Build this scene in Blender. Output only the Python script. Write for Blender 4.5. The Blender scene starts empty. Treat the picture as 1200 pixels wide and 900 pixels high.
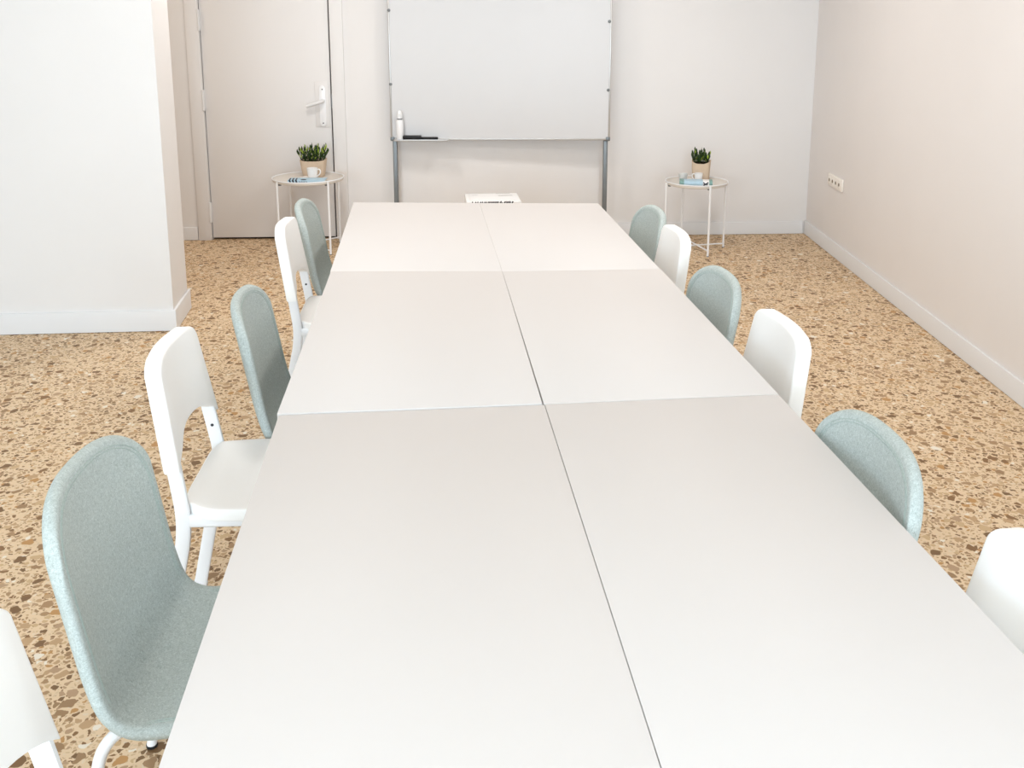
import bpy, bmesh, math, random
from mathutils import Vector, Matrix, noise
random.seed(7)
scn = bpy.context.scene
col = scn.collection
R = math.radians

# ------------------------------------------------------------------ materials
def mat(name, rgb, rough=0.5, spec=0.5, metal=0.0, bump=None, var=0.0, vscale=8.0):
    m = bpy.data.materials.new(name); m.use_nodes = True
    nt = m.node_tree; b = nt.nodes['Principled BSDF']
    b.inputs['Roughness'].default_value = rough
    b.inputs['Specular IOR Level'].default_value = spec
    b.inputs['Metallic'].default_value = metal
    tc = nt.nodes.new('ShaderNodeTexCoord')
    if var > 0:
        n = nt.nodes.new('ShaderNodeTexNoise'); n.inputs['Scale'].default_value = vscale
        n.inputs['Detail'].default_value = 4
        nt.links.new(tc.outputs['Object'], n.inputs['Vector'])
        r = nt.nodes.new('ShaderNodeValToRGB')
        r.color_ramp.elements[0].position = .3; r.color_ramp.elements[1].position = .7
        r.color_ramp.elements[0].color = tuple(c * (1 - var) for c in rgb) + (1,)
        r.color_ramp.elements[1].color = tuple(min(1, c * (1 + var)) for c in rgb) + (1,)
        nt.links.new(n.outputs['Fac'], r.inputs['Fac']); nt.links.new(r.outputs['Color'], b.inputs['Base Color'])
    else:
        b.inputs['Base Color'].default_value = tuple(rgb) + (1,)
    if bump:
        n2 = nt.nodes.new('ShaderNodeTexNoise'); n2.inputs['Scale'].default_value = bump[0]
        n2.inputs['Detail'].default_value = 3
        nt.links.new(tc.outputs['Object'], n2.inputs['Vector'])
        bp = nt.nodes.new('ShaderNodeBump'); bp.inputs['Strength'].default_value = bump[1]
        bp.inputs['Distance'].default_value = bump[2]
        nt.links.new(n2.outputs['Fac'], bp.inputs['Height']); nt.links.new(bp.outputs['Normal'], b.inputs['Normal'])
    return m

def sr(r, g, b):
    f = lambda c: ((c / 255 + .055) / 1.055) ** 2.4 if c > 10 else c / 255 / 12.92
    return (f(r), f(g), f(b))

WALL = mat('wall_paint', sr(233, 230, 228), .85, .2, bump=(60, .08, .003), var=.008, vscale=3)
WALL_R = mat('wall_paint_warm', sr(232, 227, 224), .85, .2, bump=(60, .08, .003), var=.008, vscale=3)
CEIL = mat('ceiling_paint', sr(248, 247, 245), .9, .2, var=.01)
TRAY = mat('tray_powder_coat', sr(222, 215, 206), .4, .4, var=.006)
TRIM = mat('trim_paint', sr(230, 229, 229), .45, .4, var=.006, vscale=5)
DOORM = mat('door_paint', sr(231, 228, 226), .5, .4, bump=(25, .05, .002), var=.006, vscale=3)
TABLE = mat('white_table_laminate', sr(216, 211, 208), .5, .22, bump=(400, .03, .0005), var=.006, vscale=2)
PLAST = mat('white_chair_plastic', sr(249, 247, 244), .5, .3, var=.005)
STEEL = mat('white_powder_coat', sr(243, 243, 244), .3, .5, var=.004)
SCREW = mat('dark_screw', sr(70, 72, 78), .4, .5, .6, var=.05, vscale=200)
RUBBER = mat('black_rubber', sr(30, 29, 28), .7, .3, var=.1, vscale=100)
GREYP = mat('grey_steel_post', sr(120, 124, 126), .35, .5, .3, var=.04)
ALU = mat('aluminium_frame', sr(190, 187, 184), .35, .5, .6, var=.03)
BOARD = mat('whiteboard_enamel', sr(213, 212, 212), .3, .3, var=.004)
BLACK = mat('black_plastic', sr(16, 16, 18), .5, .4, var=.1, vscale=50)
CERAM = mat('white_ceramic', sr(246, 243, 240), .2, .5, var=.004)
POT = mat('beige_pot', sr(214, 192, 168), .8, .2, bump=(120, .15, .002), var=.05, vscale=20)
SOIL = mat('potting_soil', sr(38, 28, 18), .95, .1, bump=(150, .6, .004), var=.3, vscale=80)
LEAF = mat('dark_green_leaf', sr(40, 64, 22), .4, .4, var=.35, vscale=30)
LEAF2 = mat('lime_green_leaf', sr(152, 172, 58), .4, .4, var=.25, vscale=30)
BOOKB = mat('pale_blue_cover', sr(178, 205, 220), .5, .4, var=.05, vscale=30)
BOOKN = mat('navy_print', sr(25, 36, 52), .5, .4, var=.1, vscale=60)
BOOKG = mat('grey_print', sr(128, 142, 156), .5, .4, var=.05, vscale=60)
BOOKT = mat('teal_cover', sr(124, 160, 154), .5, .4, var=.15, vscale=60)
PAPER = mat('paper_pages', sr(232, 228, 218), .9, .1, var=.04, vscale=200)
CARTON = mat('white_box_plastic', sr(240, 238, 236), .5, .4, var=.008)
FROST = mat('frosted_glass', sr(240, 242, 240), .35, .5, var=.01)
FROST.node_tree.nodes['Principled BSDF'].inputs['Transmission Weight'].default_value = .3
SOCK = mat('socket_plastic', sr(246, 239, 230), .4, .5, var=.01)
HOLE = mat('socket_hole', sr(138, 122, 106), .7, .2, var=.05)
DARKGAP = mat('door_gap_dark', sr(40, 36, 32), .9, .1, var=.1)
LAMPG = bpy.data.materials.new('lamp_diffuser'); LAMPG.use_nodes = True
_b = LAMPG.node_tree.nodes['Principled BSDF']
_b.inputs['Base Color'].default_value = (.9, .9, .9, 1)
_b.inputs['Emission Color'].default_value = (1, .9, .78, 1); _b.inputs['Emission Strength'].default_value = 2
GLASS = bpy.data.materials.new('window_glass'); GLASS.use_nodes = True
_b = GLASS.node_tree.nodes['Principled BSDF']
_b.inputs['Transmission Weight'].default_value = 1; _b.inputs['Roughness'].default_value = 0
_b.inputs['IOR'].default_value = 1.0

def fabric():
    m = bpy.data.materials.new('sage_green_wool'); m.use_nodes = True
    nt = m.node_tree; b = nt.nodes['Principled BSDF']
    tc = nt.nodes.new('ShaderNodeTexCoord')
    n = nt.nodes.new('ShaderNodeTexNoise'); n.inputs['Scale'].default_value = 210; n.inputs['Detail'].default_value = 6
    n.inputs['Roughness'].default_value = .7; n.inputs['Distortion'].default_value = 1.5
    nt.links.new(tc.outputs['Object'], n.inputs['Vector'])
    r = nt.nodes.new('ShaderNodeValToRGB')
    r.color_ramp.elements[0].position = .3; r.color_ramp.elements[1].position = .72
    r.color_ramp.elements[0].color = sr(153, 163, 159) + (1,)
    r.color_ramp.elements[1].color = sr(212, 220, 217) + (1,)
    nt.links.new(n.outputs['Fac'], r.inputs['Fac']); nt.links.new(r.outputs['Color'], b.inputs['Base Color'])
    b.inputs['Roughness'].default_value = .95; b.inputs['Specular IOR Level'].default_value = .15
    b.inputs['Sheen Weight'].default_value = .04; b.inputs['Sheen Roughness'].default_value = .5
    b.inputs['Sheen Tint'].default_value = (.9, .95, 1, 1)
    bp = nt.nodes.new('ShaderNodeBump'); bp.inputs['Strength'].default_value = .25; bp.inputs['Distance'].default_value = .002
    nt.links.new(n.outputs['Fac'], bp.inputs['Height']); nt.links.new(bp.outputs['Normal'], b.inputs['Normal'])
    return m
FABRIC = fabric()
SEAM = mat('seam_thread', sr(178, 192, 186), .95, .1, var=.06, vscale=200)

def terrazzo():
    m = bpy.data.materials.new('terrazzo'); m.use_nodes = True
    nt = m.node_tree; b = nt.nodes['Principled BSDF']; L = nt.links.new; N = nt.nodes.new
    tc = N('ShaderNodeTexCoord')
    dn = N('ShaderNodeTexNoise'); dn.inputs['Scale'].default_value = 45; dn.inputs['Detail'].default_value = 2
    L(tc.outputs['Object'], dn.inputs['Vector'])
    sub = N('ShaderNodeVectorMath'); sub.operation = 'SUBTRACT'; sub.inputs[1].default_value = (.5, .5, .5)
    L(dn.outputs['Color'], sub.inputs[0])
    sc_ = N('ShaderNodeVectorMath'); sc_.operation = 'SCALE'; sc_.inputs['Scale'].default_value = .018
    L(sub.outputs[0], sc_.inputs[0])
    add = N('ShaderNodeVectorMath'); add.operation = 'ADD'
    L(tc.outputs['Object'], add.inputs[0]); L(sc_.outputs[0], add.inputs[1])
    def ramp(stops, interp='CONSTANT'):
        r = N('ShaderNodeValToRGB'); r.color_ramp.interpolation = interp
        e = r.color_ramp.elements
        while len(e) < len(stops): e.new(1)
        for k, (p, c) in enumerate(stops):
            e[k].position = p; e[k].color = c + (1,)
        return r
    def layer(scale, prev, stops, lo, hi, drop):
        off = N('ShaderNodeVectorMath'); off.operation = 'ADD'; off.inputs[1].default_value = (scale * .37, scale * .11, 0)
        L(add.outputs[0], off.inputs[0])
        v = N('ShaderNodeTexVoronoi'); v.voronoi_dimensions = '2D'; v.feature = 'DISTANCE_TO_EDGE'; v.inputs['Scale'].default_value = scale
        c = N('ShaderNodeTexVoronoi'); c.voronoi_dimensions = '2D'; c.feature = 'F1'; c.inputs['Scale'].default_value = scale
        L(off.outputs[0], v.inputs['Vector']); L(off.outputs[0], c.inputs['Vector'])
        sep = N('ShaderNodeSeparateColor'); L(c.outputs['Color'], sep.inputs[0])
        # per-cell threshold: how much of its cell the pebble fills
        th = N('ShaderNodeMapRange'); th.inputs['To Min'].default_value = lo; th.inputs['To Max'].default_value = hi
        L(sep.outputs[1], th.inputs['Value'])
        d = N('ShaderNodeMath'); d.operation = 'SUBTRACT'; L(v.outputs['Distance'], d.inputs[0]); L(th.outputs[0], d.inputs[1])
        rr = N('ShaderNodeMapRange'); rr.inputs['To Min'].default_value = .36; rr.inputs['To Max'].default_value = .58
        L(sep.outputs[2], rr.inputs['Value'])
        d2 = N('ShaderNodeMath'); d2.operation = 'SUBTRACT'; L(rr.outputs[0], d2.inputs[0]); L(c.outputs['Distance'], d2.inputs[1])
        d1 = d; d = N('ShaderNodeMath'); d.operation = 'SMOOTH_MIN'; d.inputs[2].default_value = .08; L(d1.outputs[0], d.inputs[0]); L(d2.outputs[0], d.inputs[1])
        s = N('ShaderNodeMapRange'); s.inputs['From Min'].default_value = 0; s.inputs['From Max'].default_value = .035
        L(d.outputs[0], s.inputs['Value'])
        k = N('ShaderNodeMath'); k.operation = 'GREATER_THAN'; k.inputs[1].default_value = drop
        L(sep.outputs[2], k.inputs[0])
        mu = N('ShaderNodeMath'); mu.operation = 'MULTIPLY'; L(s.outputs[0], mu.inputs[0]); L(k.outputs[0], mu.inputs[1])
        r = ramp(stops); L(sep.outputs[0], r.inputs['Fac'])
        mx = N('ShaderNodeMix'); mx.data_type = 'RGBA'
        L(mu.outputs[0], mx.inputs['Factor'])
        if isinstance(prev, tuple): mx.inputs[6].default_value = prev + (1,)
        else: L(prev, mx.inputs[6])
        L(r.outputs['Color'], mx.inputs[7])
        return mx.outputs[2]
    small = [(0, sr(206, 176, 140)), (.25, sr(176, 142, 104)), (.45, sr(216, 190, 158)), (.65, sr(150, 116, 82)), (.82, sr(226, 206, 180))]
    big = [(0, sr(160, 128, 94)), (.16, sr(192, 158, 120)), (.32, sr(128, 97, 66)), (.46, sr(204, 172, 132)), (.58, sr(172, 138, 102)),
           (.70, sr(190, 144, 92)), (.78, sr(138, 103, 68)), (.87, sr(184, 152, 120)), (.96, sr(236, 226, 210))]
    o = layer(98, sr(228, 201, 166), small, .06, .24, .35)
    o = layer(52, o, big, .05, .26, .34)
    o = layer(27, o, big, .05, .24, .64)
    # broad uneven tone of the ground-in cement
    bn = N('ShaderNodeTexNoise'); bn.inputs['Scale'].default_value = 1.3; bn.inputs['Detail'].default_value = 3
    L(tc.outputs['Object'], bn.inputs['Vector'])
    br = ramp([(.3, (.90, .90, .90)), (.7, (.96, .96, .96))], 'LINEAR'); L(bn.outputs['Fac'], br.inputs['Fac'])
    mm = N('ShaderNodeMix'); mm.data_type = 'RGBA'; mm.blend_type = 'MULTIPLY'; mm.inputs['Factor'].default_value = 1
    L(o, mm.inputs[6]); L(br.outputs['Color'], mm.inputs[7])
    L(mm.outputs[2], b.inputs['Base Color'])
    b.inputs['Roughness'].default_value = .55; b.inputs['Specular IOR Level'].default_value = .25
    return m
TERRAZZO = terrazzo()

# ------------------------------------------------------------------ mesh helpers
def link(name, me, m, parent=None, smooth=None):
    o = bpy.data.objects.new(name, me); col.objects.link(o)
    if m is not None:
        for q in (m if isinstance(m, (list, tuple)) else [m]): me.materials.append(q)
    if smooth is not None:
        me.polygons.foreach_set('use_smooth', [True] * len(me.polygons))
        if smooth < 179: me.set_sharp_from_angle(angle=R(smooth))
    if parent is not None: o.parent = parent
    return o

def obj(name, bm, m, parent=None, smooth=40):
    bmesh.ops.recalc_face_normals(bm, faces=bm.faces[:])
    me = bpy.data.meshes.new(name); bm.to_mesh(me); bm.free()
    return link(name, me, m, parent, smooth)

def bake(o):
    dg = bpy.context.evaluated_depsgraph_get(); dg.update()
    me = bpy.data.meshes.new_from_object(o.evaluated_get(dg))
    old = o.data; nm = o.name
    o.modifiers.clear(); o.data = me; me.name = nm
    if old.users == 0: bpy.data.meshes.remove(old)
    return o

def box(bm, x0, x1, y0, y1, z0, z1, bev=0, seg=2, M=None, mi=0):
    vs = [bm.verts.new((x, y, z)) for z in (z0, z1) for y in (y0, y1) for x in (x0, x1)]
    fs = [bm.faces.new([vs[i] for i in q]) for q in ((0, 2, 3, 1), (4, 5, 7, 6), (0, 1, 5, 4), (2, 6, 7, 3), (0, 4, 6, 2), (1, 3, 7, 5))]
    for f in fs: f.material_index = mi
    if bev:
        es = list({e for f in fs for e in f.edges})
        r = bmesh.ops.bevel(bm, geom=es, offset=bev, segments=seg, affect='EDGES', profile=.5)
        vs = list({v for v in r['verts']} | {v for v in vs if v.is_valid})
    if M is not None:
        for v in vs: v.co = M @ v.co
    return vs

def prism(bm, pts, z0, z1, bev=0, seg=2, only_top=False):
    lo = [bm.verts.new((x, y, z0)) for x, y in pts]; hi = [bm.verts.new((x, y, z1)) for x, y in pts]
    n = len(pts); fs = [bm.faces.new(lo[::-1]), bm.faces.new(hi)]
    for i in range(n): fs.append(bm.faces.new((lo[i], lo[(i + 1) % n], hi[(i + 1) % n], hi[i])))
    if bev:
        es = list(fs[1].edges) if only_top else list({e for f in fs for e in f.edges})
        bmesh.ops.bevel(bm, geom=es, offset=bev, segments=seg, affect='EDGES', profile=.5)

def tube(bm, pts, r, n=12, flat=None, closed=False, cap=True):
    """round (or flattened: flat = (ry, rx) with a fixed side direction) tube along a polyline"""
    pts = [Vector(p) for p in pts]; N = len(pts); rings = []
    prev = None
    for i, p in enumerate(pts):
        if closed: t = (pts[(i + 1) % N] - pts[i - 1]).normalized()
        else: t = ((pts[min(i + 1, N - 1)] - pts[max(i - 1, 0)])).normalized()
        if flat: u = Vector((0, 1, 0)); u = (u - t * u.dot(t)).normalized()
        elif prev is None:
            u = Vector((0, 0, 1)) if abs(t.z) < .9 else Vector((1, 0, 0)); u = (u - t * u.dot(t)).normalized()
        else: u = (prev - t * prev.dot(t)).normalized()
        prev = u; w = t.cross(u)
        ru, rw = flat if flat else (r, r)
        ring = []
        for k in range(n):
            a = 2 * math.pi * k / n; c, s = math.cos(a), math.sin(a)
            if flat:  # rounded-rectangle section
                e = .55; c = math.copysign(abs(c) ** e, c); s = math.copysign(abs(s) ** e, s)
            ring.append(bm.verts.new(p + u * (ru * c) + w * (rw * s)))
        rings.append(ring)
    for i in range(N if closed else N - 1):
        a, b = rings[i], rings[(i + 1) % N]
        for k in range(n): bm.faces.new((a[k], a[(k + 1) % n], b[(k + 1) % n], b[k]))
    if cap and not closed:
        bm.faces.new(rings[0][::-1]); bm.faces.new(rings[-1])

def arc_path(pts, rad, n=6):
    """polyline with its inner corners rounded"""
    P = [Vector(p) for p in pts]; out = [P[0]]
    for i in range(1, len(P) - 1):
        a = (P[i - 1] - P[i]); b = (P[i + 1] - P[i]); r = min(rad, a.length * .49, b.length * .49)
        A = P[i] + a.normalized() * r; B = P[i] + b.normalized() * r
        for k in range(n + 1):
            t = k / n; out.append(A * (1 - t) ** 2 + P[i] * 2 * t * (1 - t) + B * t * t)
    out.append(P[-1]); return out

def lathe(bm, prof, n=32, M=None, mi=0):
    rings = []
    for r, z in prof:
        if r < 1e-6: rings.append([bm.verts.new((0, 0, z))])
        else: rings.append([bm.verts.new((r * math.cos(2 * math.pi * k / n), r * math.sin(2 * math.pi * k / n), z)) for k in range(n)])
    for a, b in zip(rings, rings[1:]):
        for k in range(n):
            k2 = (k + 1) % n
            if len(a) == 1 and len(b) == 1: continue
            if len(a) == 1: f = bm.faces.new((a[0], b[k2], b[k]))
            elif len(b) == 1: f = bm.faces.new((a[k], a[k2], b[0]))
            else: f = bm.faces.new((a[k], a[k2], b[k2], b[k]))
            f.material_index = mi
    if M is not None:
        for rg in rings:
            for v in rg: v.co = M @ v.co

def slab(bm, front, back, rim=None):
    """closed skin between two point grids of equal size; rim = an extra loop of grid-boundary points between them"""
    nu, nv = len(front), len(front[0])
    F = [[bm.verts.new(p) for p in row] for row in front]; B = [[bm.verts.new(p) for p in row] for row in back]
    for i in range(nu - 1):
        for j in range(nv - 1):
            bm.faces.new((F[i][j], F[i + 1][j], F[i + 1][j + 1], F[i][j + 1]))
            bm.faces.new((B[i][j], B[i][j + 1], B[i + 1][j + 1], B[i + 1][j]))
    loop = [(i, 0) for i in range(nu)] + [(nu - 1, j) for j in range(1, nv)] + [(i, nv - 1) for i in range(nu - 2, -1, -1)] + [(0, j) for j in range(nv - 2, 0, -1)]
    n = len(loop)
    for k in range(n):
        (i, j), (p, q) = loop[k], loop[(k + 1) % n]
        bm.faces.new((F[i][j], B[i][j], B[p][q], F[p][q]))
    return F, B, loop

def tag(o, label, cat, group=None, kind=None):
    o['label'] = label
    if cat: o['category'] = cat
    if group: o['group'] = group
    if kind: o['kind'] = kind
    return o

def thing(name, label, cat, loc=(0, 0, 0), rz=0, group=None):
    o = bpy.data.objects.new(name, None); o.empty_display_size = .1; col.objects.link(o)
    o.location = loc; o.rotation_euler = (0, 0, rz)
    return tag(o, label, cat, group)

def dup(root, loc, rz, label):
    r = root.copy(); col.objects.link(r); r.location = loc; r.rotation_euler = (0, 0, rz); r['label'] = label
    for ch in list(root.children):
        c_ = ch.copy(); col.objects.link(c_); c_.parent = r
        for g in list(ch.children):
            d = g.copy(); col.objects.link(d); d.parent = c_
    return r

def struct(name, bm, m, label, cat, smooth=30):
    return tag(obj(name, bm, m, None, smooth), label, cat, kind='structure')

# ------------------------------------------------------------------ room
CZ = 2.75                                   # ceiling height
YR = -3.0                                   # wall with the windows, behind the viewpoint
def by(x): return 6.978 + .0482 * (x + 2.468)      # foot of the back wall (baseboard face)
def rx(y): return 2.176 + .0123 * (y - 3.872)      # foot of the right wall (baseboard face)
BT = .014                                   # baseboard thickness
XL = -4.8
cornx, corny = 2.217, 7.204

bm = bmesh.new()
prism(bm, [(XL - .3, YR - .3), (2.6, YR - .3), (2.6, 7.6), (XL - .3, 7.6)], -.08, 0)
struct('floor', bm, TERRAZZO, 'brown and beige terrazzo floor of polished pebbles', 'floor')
bm = bmesh.new()
prism(bm, [(XL - .3, YR - .3), (2.6, YR - .3), (2.6, 7.6), (XL - .3, 7.6)], CZ, CZ + .1)
struct('ceiling', bm, CEIL, 'plain white ceiling over the meeting room', 'ceiling')

DX0, DX1, DH = -2.252, -1.330, 2.06          # door leaf
FW = .095                                    # door casing width
# back wall, with the door opening cut out
bm = bmesh.new()
W0 = lambda x: by(x) + BT
def wall_piece(x0, x1, z0, z1):
    prism(bm, [(x0, W0(x0)), (x1, W0(x1)), (x1, W0(x1) + .15), (x0, W0(x0) + .15)], z0, z1)
wall_piece(XL - .1, DX0, 0, CZ); wall_piece(DX1, 2.4, 0, CZ); wall_piece(DX0, DX1, DH, CZ)
struct('wall_back', bm, WALL, 'white back wall behind the whiteboard and the round side tables', 'wall')

bm = bmesh.new()
prism(bm, [(rx(YR - .2) + BT, YR - .2), (rx(corny) + BT, corny + BT), (rx(corny) + BT + .15, corny + BT), (rx(YR - .2) + BT + .15, YR - .2)], 0, CZ)
struct('wall_right', bm, WALL_R, 'long plain off-white right wall with a power socket strip', 'wall')
bm = bmesh.new(); box(bm, XL - .15, XL, YR - .2, 7.1, 0, CZ)
struct('wall_left', bm, WALL, 'white side wall far left of the room', 'wall')

# rear wall with three windows (behind the viewpoint; daylight comes in here)
wins = [(-4.3, -2.7), (-2.3, -.3), (.1, 1.8)]
WZ0, WZ1 = .35, 2.4
bm = bmesh.new()
xs = [XL] + [v for w in wins for v in w] + [2.3]
for i in range(0, len(xs), 2): box(bm, xs[i], xs[i + 1], YR - .2, YR, 0, CZ)
for a, b_ in wins:
    box(bm, a, b_, YR - .2, YR, 0, WZ0); box(bm, a, b_, YR - .2, YR, WZ1, CZ)
struct('wall_rear', bm, WALL, 'white wall with three large windows, behind the viewpoint', 'wall')
for k, (a, b_) in enumerate(wins):
    bm = bmesh.new(); t = .05
    box(bm, a, a + t, YR - .12, YR - .06, WZ0, WZ1); box(bm, b_ - t, b_, YR - .12, YR - .06, WZ0, WZ1)
    box(bm, a + t, b_ - t, YR - .12, YR - .06, WZ0, WZ0 + t); box(bm, a + t, b_ - t, YR - .12, YR - .06, WZ1 - t, WZ1)
    mid = (a + b_) / 2; box(bm, mid - t / 2, mid + t / 2, YR - .12, YR - .06, WZ0 + t, WZ1 - t)
    w = struct('window_%d' % (k + 1), bm, TRIM, ['white framed window nearest the left wall', 'white framed window in the middle of the rear wall', 'white framed window nearest the right wall'][k], 'window')
    bm = bmesh.new(); box(bm, a + t, mid - t / 2, YR - .095, YR - .089, WZ0 + t, WZ1 - t); box(bm, mid + t / 2, b_ - t, YR - .095, YR - .089, WZ0 + t, WZ1 - t)
    obj('window_pane', bm, GLASS, w)

# the wall block that juts out on the left
PF = [(-2.702, 4.83), (-1.796, 4.899), (-1.853, 5.308)]
d1 = (Vector(PF[1]) - Vector(PF[0])).normalized(); n1 = Vector((d1.y, -d1.x)); d2 = (Vector(PF[2]) - Vector(PF[1])).normalized(); n2 = Vector((d2.y, -d2.x))
fl = Vector(PF[0]) - d1 * ((PF[0][0] - XL) / d1.x)
c1 = Vector(PF[1]); c2 = Vector(PF[2])
def off(a, b_): return a - n1 * b_
corner_in = c1 - n1 * BT - n2 * BT
p2 = c2 - n2 * BT - d2 * BT
bm = bmesh.new(); prism(bm, [tuple(fl - n1 * BT), tuple(corner_in), tuple(p2), (XL, p2.y - .17)], 0, CZ)
struct('wall_partition', bm, WALL, 'bright white wall block jutting out on the left', 'wall')
BH = .098
def board(name, pts, label, h=BH, t=BT):
    bm = bmesh.new(); prism(bm, pts, .003, h, bev=.004, only_top=True)
    struct(name, bm, TRIM, label, 'baseboard')
board('baseboard_back', [(DX1 + FW, by(DX1 + FW)), (cornx - BT, by(cornx - BT)), (cornx - BT, W0(cornx - BT)), (DX1 + FW, W0(DX1 + FW))], 'white baseboard along the back wall under the whiteboard')
board('baseboard_doorside', [(XL, by(XL)), (DX0 - FW - .006, by(DX0 - FW - .006)), (DX0 - FW - .006, W0(DX0 - FW - .006)), (XL, W0(XL))], 'short white baseboard left of the door')
board('baseboard_right', [(rx(YR), YR), (rx(corny), corny), (rx(corny) + BT, corny), (rx(YR) + BT, YR)], 'white baseboard along the foot of the right wall', h=.105)
pd = .115
board('baseboard_left', [tuple(fl), tuple(c1), tuple(c2), tuple(p2 + d2 * BT), tuple(corner_in), tuple(fl - n1 * BT)], 'white baseboard wrapping the jutting left wall block', h=pd)

# door: leaf set into the back wall, casing, hinges, lever handle on a long plate
ang = math.atan(.0482)
door = bpy.data.objects.new('door_1', None); col.objects.link(door)
door.location = (DX0, by(DX0) + BT, 0); door.rotation_euler = (0, 0, ang)
tag(door, 'white flush door with lever handle, behind the left round table', 'door', kind='structure')
DW = (DX1 - DX0) / math.cos(ang)
bm = bmesh.new(); box(bm, .006, DW - .010, .004, .044, .016, DH - .004, .003)
obj('door_leaf', bm, DOORM, door)
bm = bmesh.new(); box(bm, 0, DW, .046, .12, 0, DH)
obj('door_gap_shade', bm, DARKGAP, door)  # near-black slab behind the leaf; shade of the door gaps put into colour
bm = bmesh.new()
box(bm, -FW, -.001, -.016, .02, 0, DH + FW, .003); box(bm, DW + .001, DW + FW, -.016, .02, 0, DH + FW, .003)
box(bm, -.001, DW + .001, -.016, .02, DH + .001, DH + FW, .003)
obj('door_casing', bm, DOORM, door)
for z in (.21, 1.04, 1.61):
    bm = bmesh.new(); tube(bm, [(0, -.012, z - .075), (0, -.012, z - .003)], .011, 12); tube(bm, [(0, -.012, z + .003), (0, -.012, z + .075)], .011, 12)
    tube(bm, [(0, -.012, z - .003), (0, -.012, z + .003)], .008, 12)
    box(bm, -.010, .010, -.004, .004, z - .07, z + .07, .001)
    obj('hinge', bm, TRIM, door)
hx, hz0, hz1 = DW - .068, .845, 1.145
bm = bmesh.new(); box(bm, hx - .055, hx + .045, -.002, .004, hz0 - .005, hz1 + .03, .001)
obj('handle_backplate', bm, DOORM, door)
bm = bmesh.new()
pts = []
for k in range(17): a = math.pi * k / 16; pts.append((hx + .022 * math.cos(a), hz1 - .022 + .022 * math.sin(a)))
for k in range(17): a = math.pi + math.pi * k / 16; pts.append((hx + .022 * math.cos(a), hz0 + .022 + .022 * math.sin(a)))
prism(bm, [(x, z) for x, z in pts], 0, .010, .003)
for v in bm.verts: v.co = Vector((v.co.x, -.002 - v.co.z, v.co.y))
hp = obj('handle_plate', bm, STEEL, door)
bm = bmesh.new()
hz = 1.03
tube(bm, arc_path([(hx, -.010, hz), (hx, -.052, hz), (hx - .112, -.050, hz - .034)], .02, 6), .0135, 12)
lathe(bm, [(0, 0), (.018, 0), (.018, .008), (0, .008)], 16, Matrix.Translation((hx, -.011, hz)) @ Matrix.Rotation(R(90), 4, 'X'))
obj('lever_handle', bm, TRIM, door)
for z in (hz0 + .025, hz1 - .03):
    bm = bmesh.new(); lathe(bm, [(0, 0), (.005, 0), (.004, .002), (0, .002)], 10, Matrix.Translation((hx, -.0115, z)) @ Matrix.Rotation(R(90), 4, 'X'))
    obj('plate_screw', bm, SCREW, hp)
bm = bmesh.new(); box(bm, DW - .006, DW + .001, -.001, .01, hz - .05, hz + .05)
obj('strike_plate', bm, GREYP, door)

# four-gang socket strip on the right wall
sy0, sy1 = 6.41, 6.72; sx = rx(6.56) + BT
so = thing('power_socket_strip', 'cream four-gang power socket strip on the right wall', 'power socket', (sx, 6.565, .513), math.atan(-.0123))
bm = bmesh.new(); box(bm, -.012, .0, -.155, .155, -.043, .043, .004); obj('face_plate', bm, SOCK, so)
for k in range(4):
    yy = -.105 + k * .07
    bm = bmesh.new()
    box(bm, -.016, -.012, yy - .026, yy + .026, -.030, .030, .002)
    g = obj('socket_insert', bm, SOCK, so)
    bm = bmesh.new(); lathe(bm, [(0, 0), (.012, 0), (.012, .001), (0, .001)], 20, Matrix.Translation((-.0162, yy, 0)) @ Matrix.Rotation(R(-90), 4, 'Y'))
    obj('socket_hole', bm, HOLE, g)

# ------------------------------------------------------------------ ceiling lamps (above the frame)
lamp0 = None
for k, (x, y) in enumerate([(-1.2, .9), (-1.2, 3.6), (-1.2, 5.5), (1.1, .9), (1.1, 3.6), (.8, 5.5)]):
    lab = 'round white ceiling lamp over the %s of the table' % ['near left', 'middle left', 'far left', 'near right', 'middle right', 'far right'][k]
    if lamp0 is None:
        lamp0 = thing('ceiling_lamp', lab, 'ceiling lamp', (x, y, CZ), 0, 'round ceiling lamps')
        bm = bmesh.new(); lathe(bm, [(0, 0), (.22, 0), (.22, -.05), (.205, -.05), (.205, -.01), (0, -.01)], 40); obj('lamp_rim', bm, STEEL, lamp0)
        bm = bmesh.new(); lathe(bm, [(.204, -.012), (.204, -.052), (.15, -.065), (0, -.07)], 40); obj('lamp_diffuser', bm, LAMPG, lamp0)
    else: dup(lamp0, (x, y, CZ), 0, lab)

dup(lamp0, (-3.3, 6.2, CZ), 0, 'round ceiling lamp in the passage left of the door')
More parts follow.
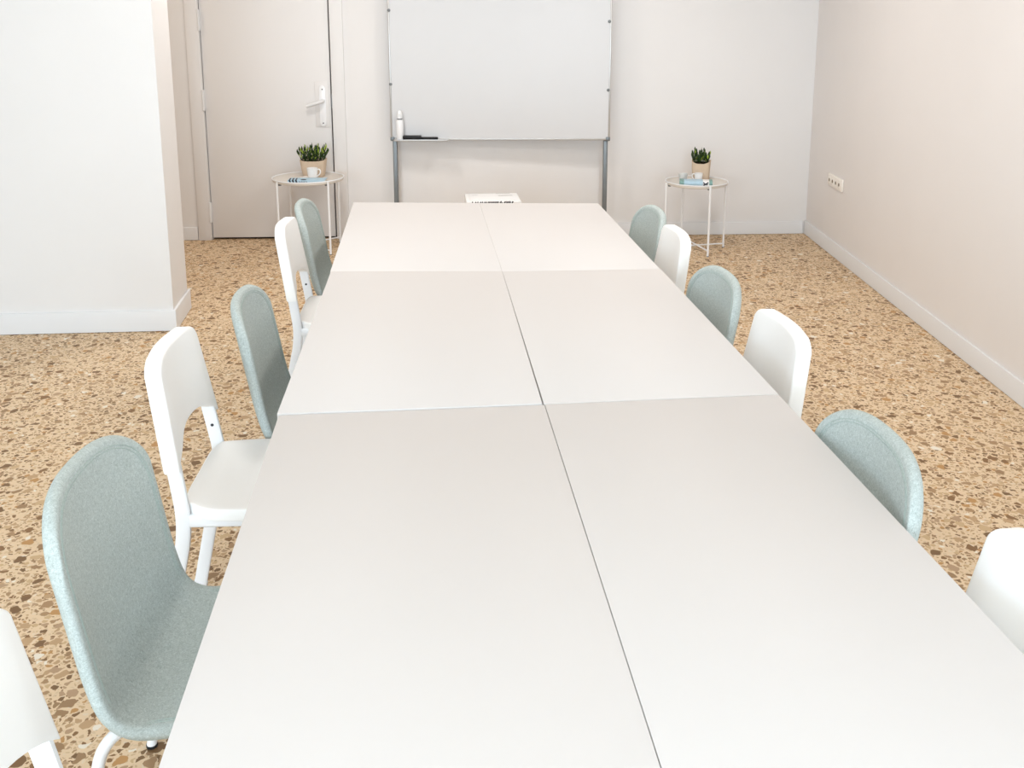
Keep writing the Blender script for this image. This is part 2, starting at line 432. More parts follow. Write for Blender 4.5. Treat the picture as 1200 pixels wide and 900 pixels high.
# ------------------------------------------------------------------ the conference table: six separate tables pushed together
TZ, TT = .735, .034
def table(name_label, q, dz=0.0, side=-1, inset=.08):
    """q = near-left, near-right, far-right, far-left corners"""
    Q = [Vector(p) for p in q]; cen = sum(Q, Vector((0, 0))) / 4
    ax = ((Q[1] - Q[0]) + (Q[2] - Q[3])); rz = math.atan2(ax.y, ax.x)
    t = thing('conference_table', name_label, 'table', (cen.x, cen.y, 0), rz, 'white tables pushed together')
    inv = Matrix.Rotation(-rz, 2)
    loc = [inv @ (p - cen) for p in Q]
    bm = bmesh.new(); prism(bm, [tuple(p) for p in loc], TZ - TT + dz, TZ + dz, bev=.0009, seg=2)
    obj('tabletop', bm, TABLE, t)
    for p in loc:
        px = p.x - (math.copysign(inset, p.x) if (p.x < 0) == (side < 0) and p.y < 0 else math.copysign(.08, p.x)); py = p.y - math.copysign(.06, p.y)
        bm = bmesh.new()
        lathe(bm, [(0, .0), (.022, .0), (.022, .012), (.0195, .016), (.0195, .30), (.0215, .302), (.0215, TZ - TT - .006 + dz), (.034, TZ - TT - .005 + dz), (.034, TZ - TT - .0005 + dz), (0, TZ - TT - .0005 + dz)], 20, Matrix.Translation((px, py, 0)))
        obj('leg', bm, STEEL, t)
    return t
g = .0005
FLc, FCc, FRc = (-.800, 4.704), (-.174, 4.693), (.414, 4.682)
M1l, M1c, M1r = (-.672, 3.398), (-.045, 3.401), (.5355, 3.434)
M2l, M2c, M2r = (-.558, 2.123), (.0705, 2.185), (.653, 2.247)
N2l, N2c, N2r = (-.5535, 2.1205), (.0725, 2.1840), (.653, 2.2455)
N3l, N3c, N3r = (-.4245, .830), (.197, .905), (.778, .966)
def sh(p, dx, dy): return (p[0] + dx, p[1] + dy)
table('white tabletop of the far row on the door side', [sh(M1l, 0, g), sh(M1c, -.0002, g), sh(FCc, -.0002, 0), FLc], .0012)
table('white tabletop of the far row on the socket-wall side', [sh(M1c, .0002, g), sh(M1r, 0, g), FRc, sh(FCc, .0002, 0)], .0009, 1, .47)
table('white tabletop of the middle row on the door side, beside the dark gap', [sh(M2l, 0, g), sh(M2c, -.0036, g), sh(M1c, -.0004, -g), sh(M1l, .003, -g)], .002, -1, .30)
table('white tabletop of the middle row on the socket-wall side', [sh(M2c, .0005, g), sh(M2r, 0, g), sh(M1r, .003, -g), sh(M1c, .0005, -g)], .0008, 1, .47)
table('white nearest tabletop on the left, cut by the bottom of the photo', [N3l, sh(N3c, -.0007, 0), sh(N2c, -.0007, -g), N2l], -.0008)
table('white nearest tabletop on the right, cut by the bottom of the photo', [sh(N3c, .0007, 0), N3r, sh(N2r, 0, -g), sh(N2c, .0007, -g)], .0, 1)

# ------------------------------------------------------------------ white stacking chair (faces +x)
def white_chair(label, loc, rz):
    t = thing('white_chair', label, 'chair', loc, rz, 'white plastic chairs at the table')
    post = lambda z: -.200 - (z - .41) * .160
    posty = lambda z: .188 - max(0, z - .45) * .115
    # backrest: moulded panel that caps the two posts, tapering up, arched lower edge
    NU, NV = 33, 21; HB, HT, ZT, ZB, RC = .198, .163, .822, .549, .043
    front, back = [], []
    for i in range(NU):
        aa = math.sin(math.pi / 2 * (-1 + 2 * i / (NU - 1))); fr, bk = [], []
        ry = max(0, abs(aa) * HT - (HT - RC)); zt = ZT - (RC - math.sqrt(max(0, RC * RC - ry * ry)))
        zb = ZB + .066 * (1 - abs(aa) ** 2.6)
        for j in range(NV):
            f = .5 - .5 * math.cos(math.pi * j / (NV - 1)); z = zb + (zt - zb) * f
            hw = HB - (HB - HT) * (z - ZB) / (ZT - ZB); y = aa * hw
            x = post(z) - .014 * max(0, 1 - (y / .145) ** 2) ** 1.5
            d = min(hw * (1 - abs(aa)), z - zb, zt - z); rho = .0045
            dr = rho - math.sqrt(max(0, rho * rho - (rho - d) ** 2)) if d < rho else 0
            fr.append((x + .0205 - dr, y, z)); bk.append((x - .0205 + dr, y, z))
        front.append(fr); back.append(bk)
    bm = bmesh.new(); slab(bm, front, back)
    obj('backrest', bm, PLAST, t, 50)
    # seat: shallow dished shell with a turned-down rim
    NU, NV = 17, 17; top, bot = [], []
    for i in range(NU):
        a = -1 + 2 * i / (NU - 1); tp, bt = [], []
        for j in range(NV):
            b_ = -1 + 2 * j / (NV - 1)
            aa = a * math.sqrt(1 - .20 * b_ ** 6); bb = b_ * math.sqrt(1 - .16 * a ** 6)
            x = .002 + .214 * bb; hw = .207 - .014 * max(0, -bb) ** 3
            y = hw * aa
            z = .455 - .011 * (1 - aa * aa) * (1 - .5 * bb * bb) + .014 * max(0, -bb - .55) ** 2 / .2 - .014 * max(0, bb - .4) ** 2 / .36
            tp.append((x, y, z)); bt.append((x, y, min(z - .012, .44) if abs(a) < 1 and abs(b_) < 1 else z - .034))
        top.append(tp); bot.append(bt)
    bm = bmesh.new(); slab(bm, top, bot)
    bmesh.ops.recalc_face_normals(bm, faces=bm.faces[:])
    es = [e for e in bm.edges if len(e.link_faces) == 2 and e.calc_face_angle(0) > R(55)]
    bmesh.ops.bevel(bm, geom=es, offset=.005, segments=3, affect='EDGES', profile=.5)
    obj('seat', bm, PLAST, t, 50)
    # rear legs run up into the backrest; front legs under the seat; flat oval steel tube
    for s in (-1, 1):
        bm = bmesh.new()
        path = arc_path([(-.285, s * .190, .012), (post(.41), s * posty(.41), .405), (post(.61), s * posty(.61), .61)], .07, 8)
        tube(bm, path, 0, 16, flat=(.0085, .0185))
        lg = obj('leg', bm, STEEL, t)
        bm = bmesh.new(); tube(bm, [(-.2885, s * .192, 0), (-.2845, s * .192, .014)], 0, 16, flat=(.010, .020)); obj('foot_cap', bm, TRIM, lg)
        for z in (.475, .515):
            bm = bmesh.new(); lathe(bm, [(0, 0), (.0055, 0), (.0045, .003), (0, .003)], 10, Matrix.Translation((post(z), s * (posty(z) - .0085), z)) @ Matrix.Rotation(R(90 * s), 4, 'X'))
            obj('screw', bm, SCREW, lg)
        bm = bmesh.new()
        path = arc_path([(.215, s * .186, .012), (.165, s * .186, .415), (-.19, s * .186, .418)], .06, 8)
        tube(bm, path, 0, 16, flat=(.0085, .0165)); lg = obj('leg', bm, STEEL, t)
        bm = bmesh.new(); tube(bm, [(.2165, s * .186, 0), (.215, s * .186, .014)], 0, 16, flat=(.010, .018)); obj('foot_cap', bm, TRIM, lg)
    for x in (-.12, .12):
        bm = bmesh.new(); tube(bm, [(x, -.178, .412), (x, .178, .412)], .009, 12); obj('seat_rail', bm, STEEL, t)
    return t

# ------------------------------------------------------------------ upholstered shell chair (faces +x)
def green_chair(label, loc, rz):
    t = thing('shell_chair', label, 'chair', loc, rz, 'sage green shell chairs at the table')
    # side profile of the shell's rim, seat front to back top
    pts3 = arc_path([(.240, 0, .405), (.155, 0, .434), (-.119, 0, .412), (-.145, 0, .5), (-.2046, 0, .835)], .09, 10)
    P = [Vector((p.x, p.z)) for p in pts3]
    S = [0]
    for a, b_ in zip(P, P[1:]): S.append(S[-1] + (b_ - a).length)
    LEN = S[-1]; W = .227
    def at(s):
        s = max(0, min(LEN, s))
        for k in range(len(S) - 1):
            if s <= S[k + 1] + 1e-9:
                f = (s - S[k]) / max(1e-9, S[k + 1] - S[k]); p = P[k].lerp(P[k + 1], f)
                d0 = (P[k + 1] - P[k]).normalized()
                d1 = (P[min(k + 2, len(P) - 1)] - P[max(k - 1, 0)]).normalized(); d = (d0 + d1).normalized()
                return p, Vector((-d.y, d.x)) * -1
        return P[-1], Vector((1, 0))
    NT, AT, NF, AF = 2.78, .177, 2.6, .13        # rounded outline of the top and of the seat front
    def surf(y, s):
        f = s / LEN
        w = W - .016 * max(0, 1 - f / .45)
        p, nn = at(s)
        a = max(-1, min(1, y / W))
        g = max(0, min(1, (f - .30) / .25)); g = g * g * (3 - 2 * g)
        dish = (.010 * (1 - abs(2 * f - .5)) * (1 - g) * (1 if f > .06 else f / .06) + .039 * g) * (1 - a * a)
        nv = Vector((nn.x, 0, nn.y))
        return Vector((p.x, y * w / W, p.y)) - nv * dish, nv
    NU, NV = 27, 37; TH = .030
    f_, b2 = [], []
    for i in range(NU):
        a = math.sin(math.pi / 2 * (-1 + 2 * i / (NU - 1))); r1, r2 = [], []
        st = LEN - AT * (1 - max(0, 1 - abs(a) ** NT) ** (1 / NT)); s0 = AF * (1 - max(0, 1 - abs(a) ** NF) ** (1 / NF))
        for j in range(NV):
            tt = j / (NV - 1); f = .2 * tt + .8 * (.5 - .5 * math.cos(math.pi * tt))
            ss = s0 + (st - s0) * f
            p, nv = surf(W * a, ss)
            d = min(W * (1 - abs(a)), ss - s0, st - ss); rho = TH / 2
            dr = rho - math.sqrt(max(0, rho * rho - (rho - d) ** 2)) if d < rho else 0
            r1.append(p - nv * dr * .93); r2.append(p - nv * (TH - dr * .93))
        f_.append(r1); b2.append(r2)
    bm = bmesh.new(); slab(bm, f_, b2)
    sh_ = obj('shell', bm, FABRIC, t, 180)
    md = sh_.modifiers.new('Subsurf', 'SUBSURF'); md.levels = 1; md.render_levels = 1; bake(sh_)
    # stitched seam that follows the rim
    for tag_, ins in (('piping', .021), ('piping', .027)):
        lp = []
        n = 40
        for k in range(n + 1):
            th = math.pi * k / n; c_, s_ = math.cos(th), math.sin(th); e = 2 / NT
            lp.append(((W - ins) * math.copysign(abs(c_) ** e, c_), LEN - AT + (AT - ins) * s_ ** e))
        for k in range(1, 40): lp.append((-(W - ins), LEN - AT + (AF - LEN + AT) * k / 40))
        for k in range(n + 1):
            th = math.pi * k / n; c_, s_ = -math.cos(th), math.sin(th); e = 2 / NF
            lp.append(((W - ins) * math.copysign(abs(c_) ** e, c_), AF - (AF - ins) * s_ ** e))
        for k in range(1, 40): lp.append((W - ins, AF + (LEN - AT - AF) * k / 40))
        pl = []
        for y, s_ in lp:
            p, nv = surf(y, s_)
            if not pl or (p - pl[-1]).length > .002: pl.append(p + nv * .0005)
        bm = bmesh.new(); tube(bm, pl, .0008, 6, closed=True)
        obj(tag_, bm, SEAM, sh_)
    # round white tube legs: out from under the seat, round the bend, down to the floor
    for sx in (-1, 1):
        for sy in (-1, 1):
            bm = bmesh.new()
            pth = [(.02 * sx, sy * .05, .376), (.09 * sx, sy * .13, .376), ((.165 if sx < 0 else .160) * sx, sy * .185, .366), ((.241 if sx < 0 else .222) * sx, sy * (.228 if sx < 0 else .212), .006)]
            tube(bm, arc_path(pth, .09, 8), .0115, 14)
            lg = obj('leg', bm, STEEL, t)
            e = Vector(pth[-1])
            bm = bmesh.new(); lathe(bm, [(0, 0), (.0125, 0), (.0125, .007), (0, .007)], 14, Matrix.Translation((e.x, e.y, 0))); obj('foot_cap', bm, RUBBER, lg)
    bm = bmesh.new(); box(bm, -.06, .06, -.09, .09, .362, .388, .006); obj('seat_mount', bm, BLACK, t)
    return t

def put(fn, proto, x, y, rz_deg, label):
    if proto is None: return fn(label, (x, y, 0), R(rz_deg))
    dup(proto, (x, y, 0), R(rz_deg), label); return proto

wc = None
for x, y, rz, lab in [
    (-.631, 2.400, 3.35, 'white plastic chair on the left between the two nearest sage green chairs'),
    (-.491, 1.127, 4, 'white chair at the bottom left corner, cut off by the photo edge'),
    (-.668, 3.850, 4.5, 'farthest white plastic chair on the left, in front of the door'),
    (.478, 2.521, 185.4, 'white plastic chair on the right between two sage green chairs, mid table'),
    (.371, 3.660, 184, 'farthest white plastic chair on the right, near the round side table'),
    (.583, 1.300, 187, 'white chair at the right photo edge, nearest on that side')]:
    wc = put(white_chair, wc, x, y, rz, lab)
gc = None
for x, y, rz, lab in [
    (-.589, 1.716, 1.9, 'large sage green upholstered chair nearest on the left, its seat in full view'),
    (-.590, 2.856, 6.06, 'sage green upholstered chair second on the left, in front of the wall block'),
    (-.722, 4.300, 4.8, 'farthest sage green upholstered chair on the left, below the door side table'),
    (.514, 1.822, 184.8, 'sage green upholstered chair nearest on the right side'),
    (.450, 3.040, 186.8, 'sage green upholstered chair midway along the right side'),
    (.377, 4.100, 186.85, 'farthest sage green upholstered chair on the right, by the table end')]:
    gc = put(green_chair, gc, x, y, rz, lab)

# ------------------------------------------------------------------ mobile whiteboard in front of the back wall
WBY = 6.985
wb = thing('whiteboard', 'large white dry-erase board on grey steel posts before the back wall', 'whiteboard', (-.104, WBY, 0), 0)
wx0, wx1, wz0, wz1 = -.796, .796, .752, 1.86
bm = bmesh.new(); box(bm, wx0 + .012, wx1 - .012, -.011, .010, wz0 + .012, wz1 - .012); obj('writing_surface', bm, BOARD, wb)
bm = bmesh.new()
box(bm, wx0, wx0 + .013, -.015, .014, wz0, wz1, .003); box(bm, wx1 - .013, wx1, -.015, .014, wz0, wz1, .003)
box(bm, wx0 + .013, wx1 - .013, -.015, .014, wz0, wz0 + .013, .003); box(bm, wx0 + .013, wx1 - .013, -.015, .014, wz1 - .013, wz1, .003)
obj('board_frame', bm, ALU, wb)
for sx_ in (-1, 1):
    bm = bmesh.new(); x = sx_ * .783
    box(bm, x - .016, x + .016, -.019, .017, wz0 - .006, wz0 + .024, .006); obj('corner_cap', bm, GREYP, wb)
    bm = bmesh.new(); xx = sx_ * .768
    box(bm, xx - .016, xx + .016, -.004, .036, .035, wz0 - .004, .005, 3)
    obj('post', bm, GREYP, wb)
    bm = bmesh.new(); box(bm, xx - .02, xx + .02, -.10, .10, .014, .05, .008)
    lathe(bm, [(0, 0), (.02, 0), (.02, .014), (0, .014)], 16, Matrix.Translation((xx, -.08, 0))); lathe(bm, [(0, 0), (.02, 0), (.02, .014), (0, .014)], 16, Matrix.Translation((xx, .08, 0)))
    obj('foot_bar', bm, GREYP, wb)
for x, z in ((wx0 + .009, 1.678), (wx0 + .009, 1.157), (wx1 - .018, 1.60), (wx1 - .018, 1.115)):
    bm = bmesh.new(); lathe(bm, [(0, 0), (.011, 0), (.011, .004), (.007, .007), (0, .007)], 16, Matrix.Translation((x, -.013, z)) @ Matrix.Rotation(R(90), 4, 'X')); obj('bolt', bm, GREYP, wb)
bm = bmesh.new(); box(bm, wx0 + .03, wx0 + .42, -.085, -.014, wz0 + .002, wz0 + .008, .002); box(bm, wx0 + .03, wx0 + .42, -.088, -.083, wz0 + .002, wz0 + .014, .0015)
obj('pen_tray', bm, ALU, wb)
trz = wz0 + .0085
sp = thing('spray_bottle', 'slim white spray bottle standing on the whiteboard tray', 'bottle', (-.104 + wx0 + .073, WBY - .055, trz))
bm = bmesh.new(); lathe(bm, [(0, 0), (.024, 0), (.026, .004), (.026, .135), (.022, .146), (0, .146)], 24); obj('bottle_body', bm, STEEL, sp)
bm = bmesh.new(); lathe(bm, [(0, .1462), (.018, .1462), (.018, .155), (0, .155)], 20); obj('collar', bm, GREYP, sp)
bm = bmesh.new(); lathe(bm, [(0, .1555), (.019, .1555), (.019, .18), (.014, .205), (.006, .212), (0, .213)], 20)
box(bm, -.006, .006, -.030, -.015, .183, .194, .002); obj('spray_head', bm, STEEL, sp)
er = thing('board_eraser', 'black board eraser lying on the whiteboard tray', 'eraser', (-.104 + wx0 + .165, WBY - .052, trz))
bm = bmesh.new(); box(bm, -.072, .060, -.024, .024, .010, .030, .004); obj('grip', bm, BLACK, er)
bm = bmesh.new(); box(bm, -.070, .058, -.022, .022, 0, .0098, .001); obj('felt', bm, RUBBER, er)
mk = thing('board_marker', 'black marker pen on the whiteboard tray right of the eraser', 'marker pen', (-.104 + wx0 + .285, WBY - .052, trz + .0105), 0)
bm = bmesh.new(); lathe(bm, [(0, -.060), (.009, -.060), (.010, -.055), (.010, .02), (0, .02)], 16, Matrix.Rotation(R(90), 4, 'Y')); obj('pen_barrel', bm, BLACK, mk)
bm = bmesh.new(); lathe(bm, [(0, .0203), (.0105, .0203), (.0095, .058), (.006, .062), (0, .062)], 16, Matrix.Rotation(R(90), 4, 'Y')); obj('pen_cap', bm, BLACK, mk)

# ------------------------------------------------------------------ white carton behind the table
bx = thing('storage_box', 'white lidded box with black print, showing just above the far table edge', 'box', (-.141, 6.030, 0), R(5.5))
bw, bd, bh = .172, .142, .515
bm = bmesh.new()
vs = box(bm, -bw + .012, bw - .012, -bd + .012, bd - .012, 0.0, bh - .0525, .006)
for v in bm.verts:
    f = .86 + .14 * v.co.z / bh; v.co.x *= f; v.co.y *= f
obj('box_body', bm, CARTON, bx)
bm = bmesh.new(); box(bm, -bw, bw, -bd, bd, bh - .052, bh - .006, .008, 3)
box(bm, -bw + .025, bw - .025, -bd + .025, bd - .025, bh - .008, bh - .002, .002)
ld = obj('box_lid', bm, CARTON, bx)
bm = bmesh.new()
xx = -.142
for wd in (.030, .026, .022, .018, .010, .008, .008, .010, .008, .040, .014, .024):
    hgt = .026 if wd > .012 else .012
    n = max(2, int(wd / .008)); base = bh - .004
    zz = [(xx, base - hgt), (xx + wd * .3, base - .002), (xx + wd * .6, base - hgt * .8), (xx + wd, base - .003)]
    tube(bm, [(x, -bd - .0004, z) for x, z in zz], .005 if wd > .012 else .003, 6)
    xx += wd * 1.05 + .003
obj('printed_lettering', bm, BLACK, ld)
bm = bmesh.new()
for x0_, x1_, y0_, y1_ in ((.03, .12, .10, .106), (.04, .13, .02, .024), (.04, .13, .035, .039), (-.13, -.09, .06, .064)):
    box(bm, x0_, x1_, y0_, y1_, bh - .0022, bh - .0012)
obj('faint_print', bm, ALU, ld)

# ------------------------------------------------------------------ round tray tables with what stands on them
def tray_table(label, loc, rz, rad, h, leg_angles, leg_top):
    t = thing('tray_table', label, 'side table', loc, rz, 'round white tray tables')
    bm = bmesh.new()
    lathe(bm, [(0, h - .022), (rad - .010, h - .022), (rad - .003, h - .018), (rad + .001, h - .003), (rad, h), (rad - .003, h), (rad - .005, h - .003), (rad - .009, h - .013), (rad - .015, h - .0165), (0, h - .0165)], 72)
    tr_ = obj('tray', bm, TRAY, t)
    bm = bmesh.new(); tube(bm, [((rad - .001) * math.cos(2 * math.pi * k / 64), (rad - .001) * math.sin(2 * math.pi * k / 64), h) for k in range(64)], .0042, 8, closed=True); obj('tray_rim', bm, STEEL, tr_)
    r_ = rad + .009
    for a in leg_angles:
        c_, s_ = math.cos(R(a)), math.sin(R(a))
        bm = bmesh.new(); tube(bm, [(r_ * c_, r_ * s_, .002), (r_ * c_, r_ * s_, h - .004)], .0078, 12)
        lg = obj('leg', bm, STEEL, t)
        bm = bmesh.new(); lathe(bm, [(0, 0), (.0082, 0), (.0082, .006), (0, .006)], 12, Matrix.Translation((r_ * c_, r_ * s_, 0))); obj('foot_cap', bm, GREYP, lg)
        bm = bmesh.new(); box(bm, rad - .022, rad - .006, -.008, .008, h - .031, h - .021, .001, M=Matrix.Rotation(R(a), 4, 'Z')); obj('clip', bm, GREYP, t)
    for a in (leg_angles[0], leg_angles[1]):
        bm = bmesh.new()
        c_, s_ = math.cos(R(a)) * (r_ - .005), math.sin(R(a)) * (r_ - .005)
        tube(bm, [(c_, s_, .030 if a == leg_angles[0] else .0415), (-c_, -s_, .030 if a == leg_angles[0] else .0415)], .0055, 10)
        obj('cross_bar', bm, STEEL, t)
    return t
LT = (-1.462, 6.735); LH, LR = .520, .250
RT = (1.285, 6.712); RH, RR = .497, .218
tray_table('round white tray table in front of the door', (LT[0], LT[1], 0), 0, LR, LH, (-45 - 2, 45 + 2, 135 - 2, 225 + 2), LH)
tray_table('round white tray table right of the whiteboard', (RT[0], RT[1], 0), 0, RR, RH, (14, 104, 194, 284), RH)

def plant(label, loc, rz, w0, w1, h, bow, nst, seed, sx=1.0, hs=1.0):
    """square tapered pot with a bowed rim and a tuft of short leafy stems"""
    t = thing('potted_plant', label, 'potted plant', loc, rz, 'small green pot plants')
    bm = bmesh.new(); n = 40
    def ring(w, z, dz, infl=0):
        vs = []
        for k in range(n):
            a = 2 * math.pi * (k + .5) / n; c_, s_ = math.cos(a), math.sin(a); e = .42
            x = math.copysign(abs(c_) ** e, c_) * (w - infl) * sx; y = math.copysign(abs(s_) ** e, s_) * (w - infl)
            vs.append(bm.verts.new((x, y, z - dz * (1 - min(1, abs(x) / w) ** 2) * (1 if abs(y) > .6 * w else 0))))
        return vs
    rings = [ring(w0 * .94, 0, 0), ring(w0, .006, 0), ring(w0 + (w1 - w0) * .5, h * .5, 0), ring(w1, h, bow), ring(w1, h, bow, .006), ring(w1 - .004, h - .02, 0, .008)]
    for a, b_ in zip(rings, rings[1:]):
        for k in range(n): bm.faces.new((a[k], a[(k + 1) % n], b_[(k + 1) % n], b_[k]))
    bm.faces.new(rings[0][::-1]); obj('pot', bm, POT, t, 50)
    bm = bmesh.new(); vs = []
    c0 = bm.verts.new((0, 0, h - .010))
    for k in range(n):
        a = 2 * math.pi * (k + .5) / n; c_, s_ = math.cos(a), math.sin(a); e = .42
        vs.append(bm.verts.new((math.copysign(abs(c_) ** e, c_) * (w1 - .0125) * sx, math.copysign(abs(s_) ** e, s_) * (w1 - .0125), h - .017)))
    for k in range(n): bm.faces.new((c0, vs[k], vs[(k + 1) % n]))
    lo = [bm.verts.new((v.co.x, v.co.y, h - .028)) for v in vs]
    for k in range(n): bm.faces.new((vs[k], lo[k], lo[(k + 1) % n], vs[(k + 1) % n]))
    bm.faces.new(lo)
    obj('soil', bm, SOIL, t)
    rnd = random.Random(seed); bl = bmesh.new()
    def leaf(base, d, ln, wd, mi):
        d = d.normalized(); side = d.cross(Vector((0, 0, 1)));
        if side.length < .05: side = Vector((1, 0, 0))
        side.normalize(); up = side.cross(d).normalized()
        A = []
        for k in range(5):
            f = k / 4; w = wd * math.sin(math.pi * (.12 + .80 * f)) ; c_ = base + d * (ln * f) + up * (.25 * ln * f * f)
            A.append((bl.verts.new(c_ - side * w), bl.verts.new(c_ + up * w * .35), bl.verts.new(c_ + side * w), bl.verts.new(c_ - up * w * .45)))
        for p, q in zip(A, A[1:]):
            for i in range(4):
                f = bl.faces.new((p[i], p[(i + 1) % 4], q[(i + 1) % 4], q[i])); f.material_index = mi
        for q in (A[0], A[-1][::-1]):
            f = bl.faces.new(q); f.material_index = mi
    bs = bmesh.new()
    for k in range(nst):
        a = 2.399963 * k; rr = math.sqrt((k + .5) / nst)
        bxp = Vector((rr * math.cos(a) * (w1 - .016) * sx, rr * math.sin(a) * (w1 - .016), h - .016))
        lean = Vector((rr * math.cos(a) * .62 * sx, rr * math.sin(a) * .5, 1)).normalized()
        H_ = (.086 - .026 * rr + rnd.uniform(-.026, .024)) * hs
        tip = bxp + lean * H_
        tube(bs, [bxp, bxp + lean * H_ * .5, tip], .0022, 6)
        nl = 9
        for q in range(nl):
            f = .18 + .82 * q / (nl - 1); c_ = bxp + lean * H_ * f; an = a + 2.2 * q
            spread = 1.15 - .75 * f
            d = Vector((math.cos(an) * spread, math.sin(an) * spread, .55 + .9 * f))
            leaf(c_, d, rnd.uniform(.022, .032), rnd.uniform(.0045, .0068), 1 if rnd.random() < (.05 + .22 * f) else 0)
    st = obj('stem', bs, LEAF, t); st['kind'] = 'stuff'
    lv = obj('leaf', bl, [LEAF, LEAF2], t, 60); lv['kind'] = 'stuff'
    return t
lz = LH - .0163; rz_ = RH - .0163
plant('green leafy plant in a wide beige pot, behind the cup on the door-side table', (-1.447, 6.872, lz), R(2), .066, .082, .124, .006, 28, 11, 1.12, 1.22)
plant('green leafy plant in a beige pot with a dipped rim, right of the whiteboard', (1.336, 6.826, rz_), R(-16), .058, .066, .148, .022, 20, 5, 1.0, .95)

def cup(label, loc, rz, r, h):
    t = thing('cup', label, 'cup', loc, rz)
    bm = bmesh.new(); lathe(bm, [(0, 0), (r * .72, 0), (r * .80, h * .08), (r * .90, h * .45), (r, h), (r - .003, h), (r * .86, h * .45), (r * .7, h * .12), (0, h * .1)], 36); obj('cup_body', bm, CERAM, t)
    bm = bmesh.new(); pts = [(r * .93, 0, h * .86), (r * 1.34, 0, h * .90), (r * 1.55, 0, h * .70), (r * 1.40, 0, h * .42), (r * .84, 0, h * .20)]
    tube(bm, arc_path(pts, .02, 5), .0045, 10); obj('handle', bm, CERAM, t)
    return t
def saucer(label, loc, r):
    t = thing('saucer', label, 'saucer', loc)
    bm = bmesh.new(); lathe(bm, [(0, 0), (r * .75, 0), (r * .8, .002), (r, .010), (r, .013), (r * .84, .006), (0, .005)], 44); obj('saucer_body', bm, CERAM, t)
    bm = bmesh.new(); lathe(bm, [(r * .42, .0052), (r * .45, .0072), (r * .48, .0058)], 36); obj('cup_ring', bm, CERAM, t)
    return t
# left group: book at the front, saucer and cup behind it
saucer('white saucer under the cup on the door-side table', (-1.458, 6.742, lz + .0004), .070)
cup('white cup with a handle on its saucer in front of the wide pot', (-1.430, 6.736, lz + .0082), R(-8), .039, .074)
saucer('white saucer beside the small cup on the table by the right wall', (1.283, 6.712, rz_ + .0004), .045)
cup('small white cup behind the rounded-spine book on the right round table', (1.298, 6.712, rz_ + .0082), R(160), .030, .064)

def book(label, loc, rz, w, d, h):
    t = thing('book', label, 'book', loc, rz)
    return t
b1 = book('pale blue book with dark stripes lying before the white cup', (-1.439, 6.610, lz + .0004), R(1.5), 0, 0, 0)
w, d, h = .1285, .052, .024
bm = bmesh.new(); box(bm, -w + .004, w - .004, -d + .003, d - .004, .003, h - .003); obj('pages', bm, PAPER, b1)
bm = bmesh.new(); box(bm, -w, w, -d, d, 0, .0028); box(bm, -w, w, -d, d, h - .0028, h); box(bm, -w, w, -d - .003, -d, 0, h, .001); cv = obj('cover', bm, BOOKB, b1)
bm = bmesh.new()
for k in range(3):
    x = -w + .012 + k * .022
    # slanted stripes that run over the top cover and down the spine
    q = [(x - .012, -d + .09), (x - .002, -d + .09), (x + .008, -d - .0034), (x - .004, -d - .0034)]
    vt = [bm.verts.new((a, max(b_, -d - .0034), h + .0003)) for a, b_ in q]; bm.faces.new(vt)
    vt = [bm.verts.new(p) for p in ((x - .004, -d - .0034, h + .0003), (x + .008, -d - .0034, h + .0003), (x + .016, -d - .0034, .001), (x + .004, -d - .0034, .001))]; bm.faces.new(vt)
obj('cover_stripe', bm, BOOKN, cv)
bm = bmesh.new(); lathe(bm, [(0, h + .0004), (.02, h + .0004)], 20); 
for v in bm.verts: v.co.x = v.co.x - .022; v.co.y = v.co.y * 1.2 - .03
obj('cover_emblem', bm, BOOKN, cv)
bm = bmesh.new(); x = -w + .078
for k in range(7):
    ww = (.005, .006, .004, .006, .005, .004, .006)[k]
    box(bm, x, x + ww, -d - .0036, -d - .003, .008, .008 + (.012, .009, .012, .009, .009, .012, .009)[k]); x += ww + .0035
box(bm, .0, w - .004, -d - .0036, -d - .003, .002, .008)
obj('spine_print', bm, BOOKG, cv)
b2_ = book('pale blue and teal book with a rounded spine on the table right of the whiteboard', (1.262, 6.614, rz_ + .0004), R(-9), 0, 0, 0)
w, d, h = .112, .045, .038
def rounded_spine(bm, x0, x1, infl=0.0):
    n = 10; prof = [(.0, 0 - infl), (-d + .018, 0 - infl)]
    for k in range(n + 1):
        a = -math.pi / 2 - math.pi * k / n; prof.append((-d + .018 + (.018 + infl) * math.cos(a), h / 2 + (h / 2 + infl) * math.sin(a)))
    prof += [(0, h + infl)]
    A = [bm.verts.new((x0, y, z)) for y, z in prof]; B = [bm.verts.new((x1, y, z)) for y, z in prof]
    for k in range(len(prof) - 1): bm.faces.new((A[k], A[k + 1], B[k + 1], B[k]))
    bm.faces.new(A[::-1]); bm.faces.new(B); bm.faces.new((A[0], B[0], B[-1], A[-1]))
bm = bmesh.new(); rounded_spine(bm, -w + .03, w - .065); box(bm, -w + .03, w - .065, 0, d, 0, .003); box(bm, -w + .03, w - .065, 0, d, h - .003, h); cv2 = obj('cover', bm, BOOKB, b2_)
bm = bmesh.new(); rounded_spine(bm, -w, -w + .03); box(bm, -w, -w + .03, 0, d, 0, .003); box(bm, -w, -w + .03, 0, d, h - .003, h)
obj('cover_end', bm, BOOKT, cv2)
bm = bmesh.new(); rounded_spine(bm, w - .022, w); box(bm, w - .022, w, 0, d, 0, .003); box(bm, w - .022, w, 0, d, h - .003, h); obj('cover_end', bm, BOOKT, cv2)
bm = bmesh.new(); rounded_spine(bm, w - .065, w - .022); box(bm, w - .065, w - .022, 0, d, 0, .003); box(bm, w - .065, w - .022, 0, d, h - .003, h); pn = obj('cover_panel', bm, CARTON, cv2)
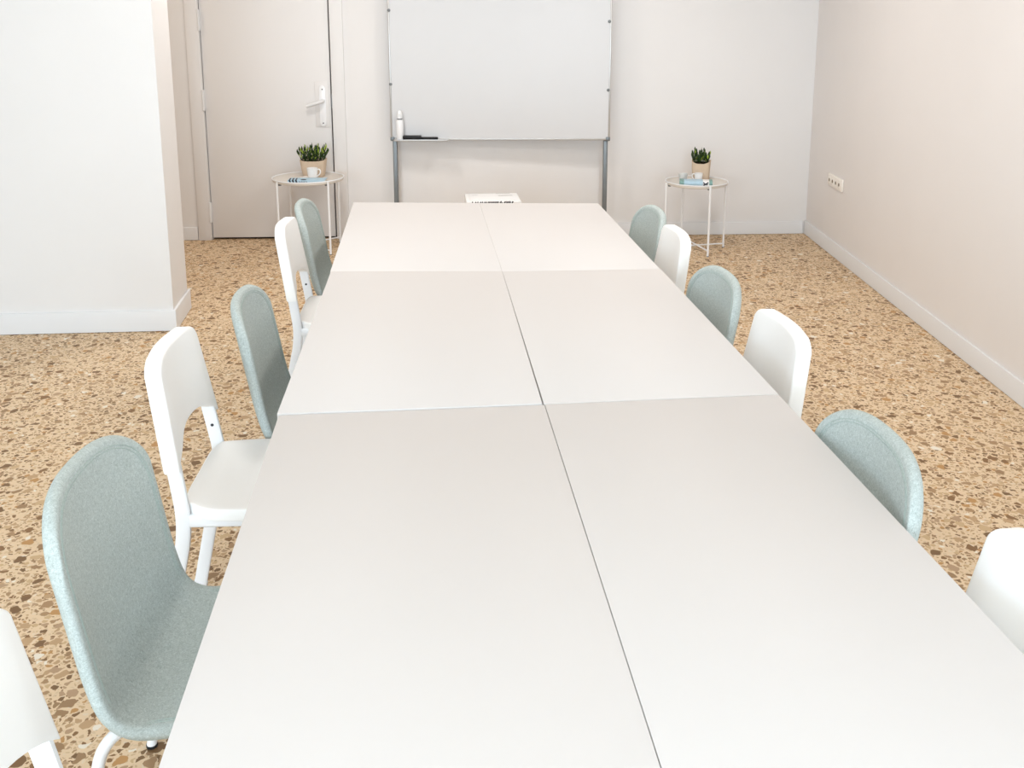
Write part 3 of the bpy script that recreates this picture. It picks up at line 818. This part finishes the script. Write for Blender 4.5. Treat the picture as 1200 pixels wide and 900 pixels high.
bm = bmesh.new(); box(bm, -w + .004, w - .004, .0005, d - .004, .0032, h - .0032); obj('pages', bm, PAPER, b2_)
bm = bmesh.new()
for (xa, za, xb, zb, rr_) in ((w - .062, .010, w - .028, .030, .0042), (w - .063, .030, w - .052, .022, .004), (w - .062, .006, w - .05, .008, .003), (w - .045, .012, w - .030, .018, .002)):
    yy = lambda z: -d + .018 - .0185 * math.sqrt(max(0, 1 - ((z - h / 2) / (h / 2)) ** 2))
    tube(bm, [(xa + (xb - xa) * f, yy(za + (zb - za) * f), za + (zb - za) * f) for f in (0, .25, .5, .75, 1)], rr_, 8)
obj('spine_print', bm, BOOKN, pn)
gl = thing('glass_tumbler', 'small frosted glass tumbler beside the pot on the right tray table', 'glass', (1.196, 6.752, rz_ + .0004))
bm = bmesh.new(); lathe(bm, [(0, 0), (.022, 0), (.025, .003), (.033, .062), (.0315, .062), (.0235, .006), (0, .005)], 32); obj('glass_wall', bm, FROST, gl)
bm = bmesh.new(); lathe(bm, [(0, .0055), (.0232, .0055), (.027, .030), (0, .030)], 28); obj('candle_wax', bm, CERAM, gl)

# ------------------------------------------------------------------ light
w_ = bpy.data.worlds.new('World'); scn.world = w_; w_.use_nodes = True
bg = w_.node_tree.nodes['Background']; bg.inputs[0].default_value = (.86, .93, 1, 1); bg.inputs[1].default_value = 1.0
def area(name, loc, rot, sx_, sy_, e, color):
    l = bpy.data.lights.new(name, 'AREA'); l.shape = 'RECTANGLE'; l.size = sx_; l.size_y = sy_; l.energy = e; l.color = color
    o = bpy.data.objects.new(name, l); col.objects.link(o); o.location = loc; o.rotation_euler = rot; return o
for k, (a, b_) in enumerate(wins):      # daylight entering through the three windows
    area('window_daylight', ((a + b_) / 2, YR - .05, (WZ0 + WZ1) / 2), (R(90), 0, 0), b_ - a - .1, WZ1 - WZ0 - .1, (46, 36, 60)[k] * (b_ - a), (.69, .86, 1.0))
for (x, y) in [(-1.2, .9), (-1.2, 3.6), (-1.2, 5.5), (1.1, .9), (1.1, 3.6), (.8, 5.5)]:
    l = area('ceiling_lamp_light', (x, y, CZ - .08), (0, 0, 0), .4, .4, {.9: 3, 3.6: 12.5, 5.5: 14}[y], (1.0, .98, .96)); l.data.shape = 'DISK'

area('passage_lamp_light', (-3.3, 6.2, CZ - .08), (0, 0, 0), .4, .4, 8, (1.0, .84, .66)).data.shape = 'DISK'

# ------------------------------------------------------------------ camera
cam = bpy.data.cameras.new('camera'); co = bpy.data.objects.new('camera', cam); col.objects.link(co)
cam.sensor_fit = 'HORIZONTAL'; cam.sensor_width = 36; cam.lens = 1130 / 1200 * 36
cam.shift_x = (600 - 603) / 1200; cam.shift_y = (244.66 - 450) / 1200
cam.clip_start = .05
co.location = (0, 0, 1.66); co.rotation_euler = (R(90 - 11.488), 0, 0)
scn.camera = co
vs_ = scn.view_settings; vs_.view_transform = 'Standard'; vs_.look = 'None'; vs_.gamma = 1; vs_.use_curve_mapping = False
vs_.exposure = 0.23
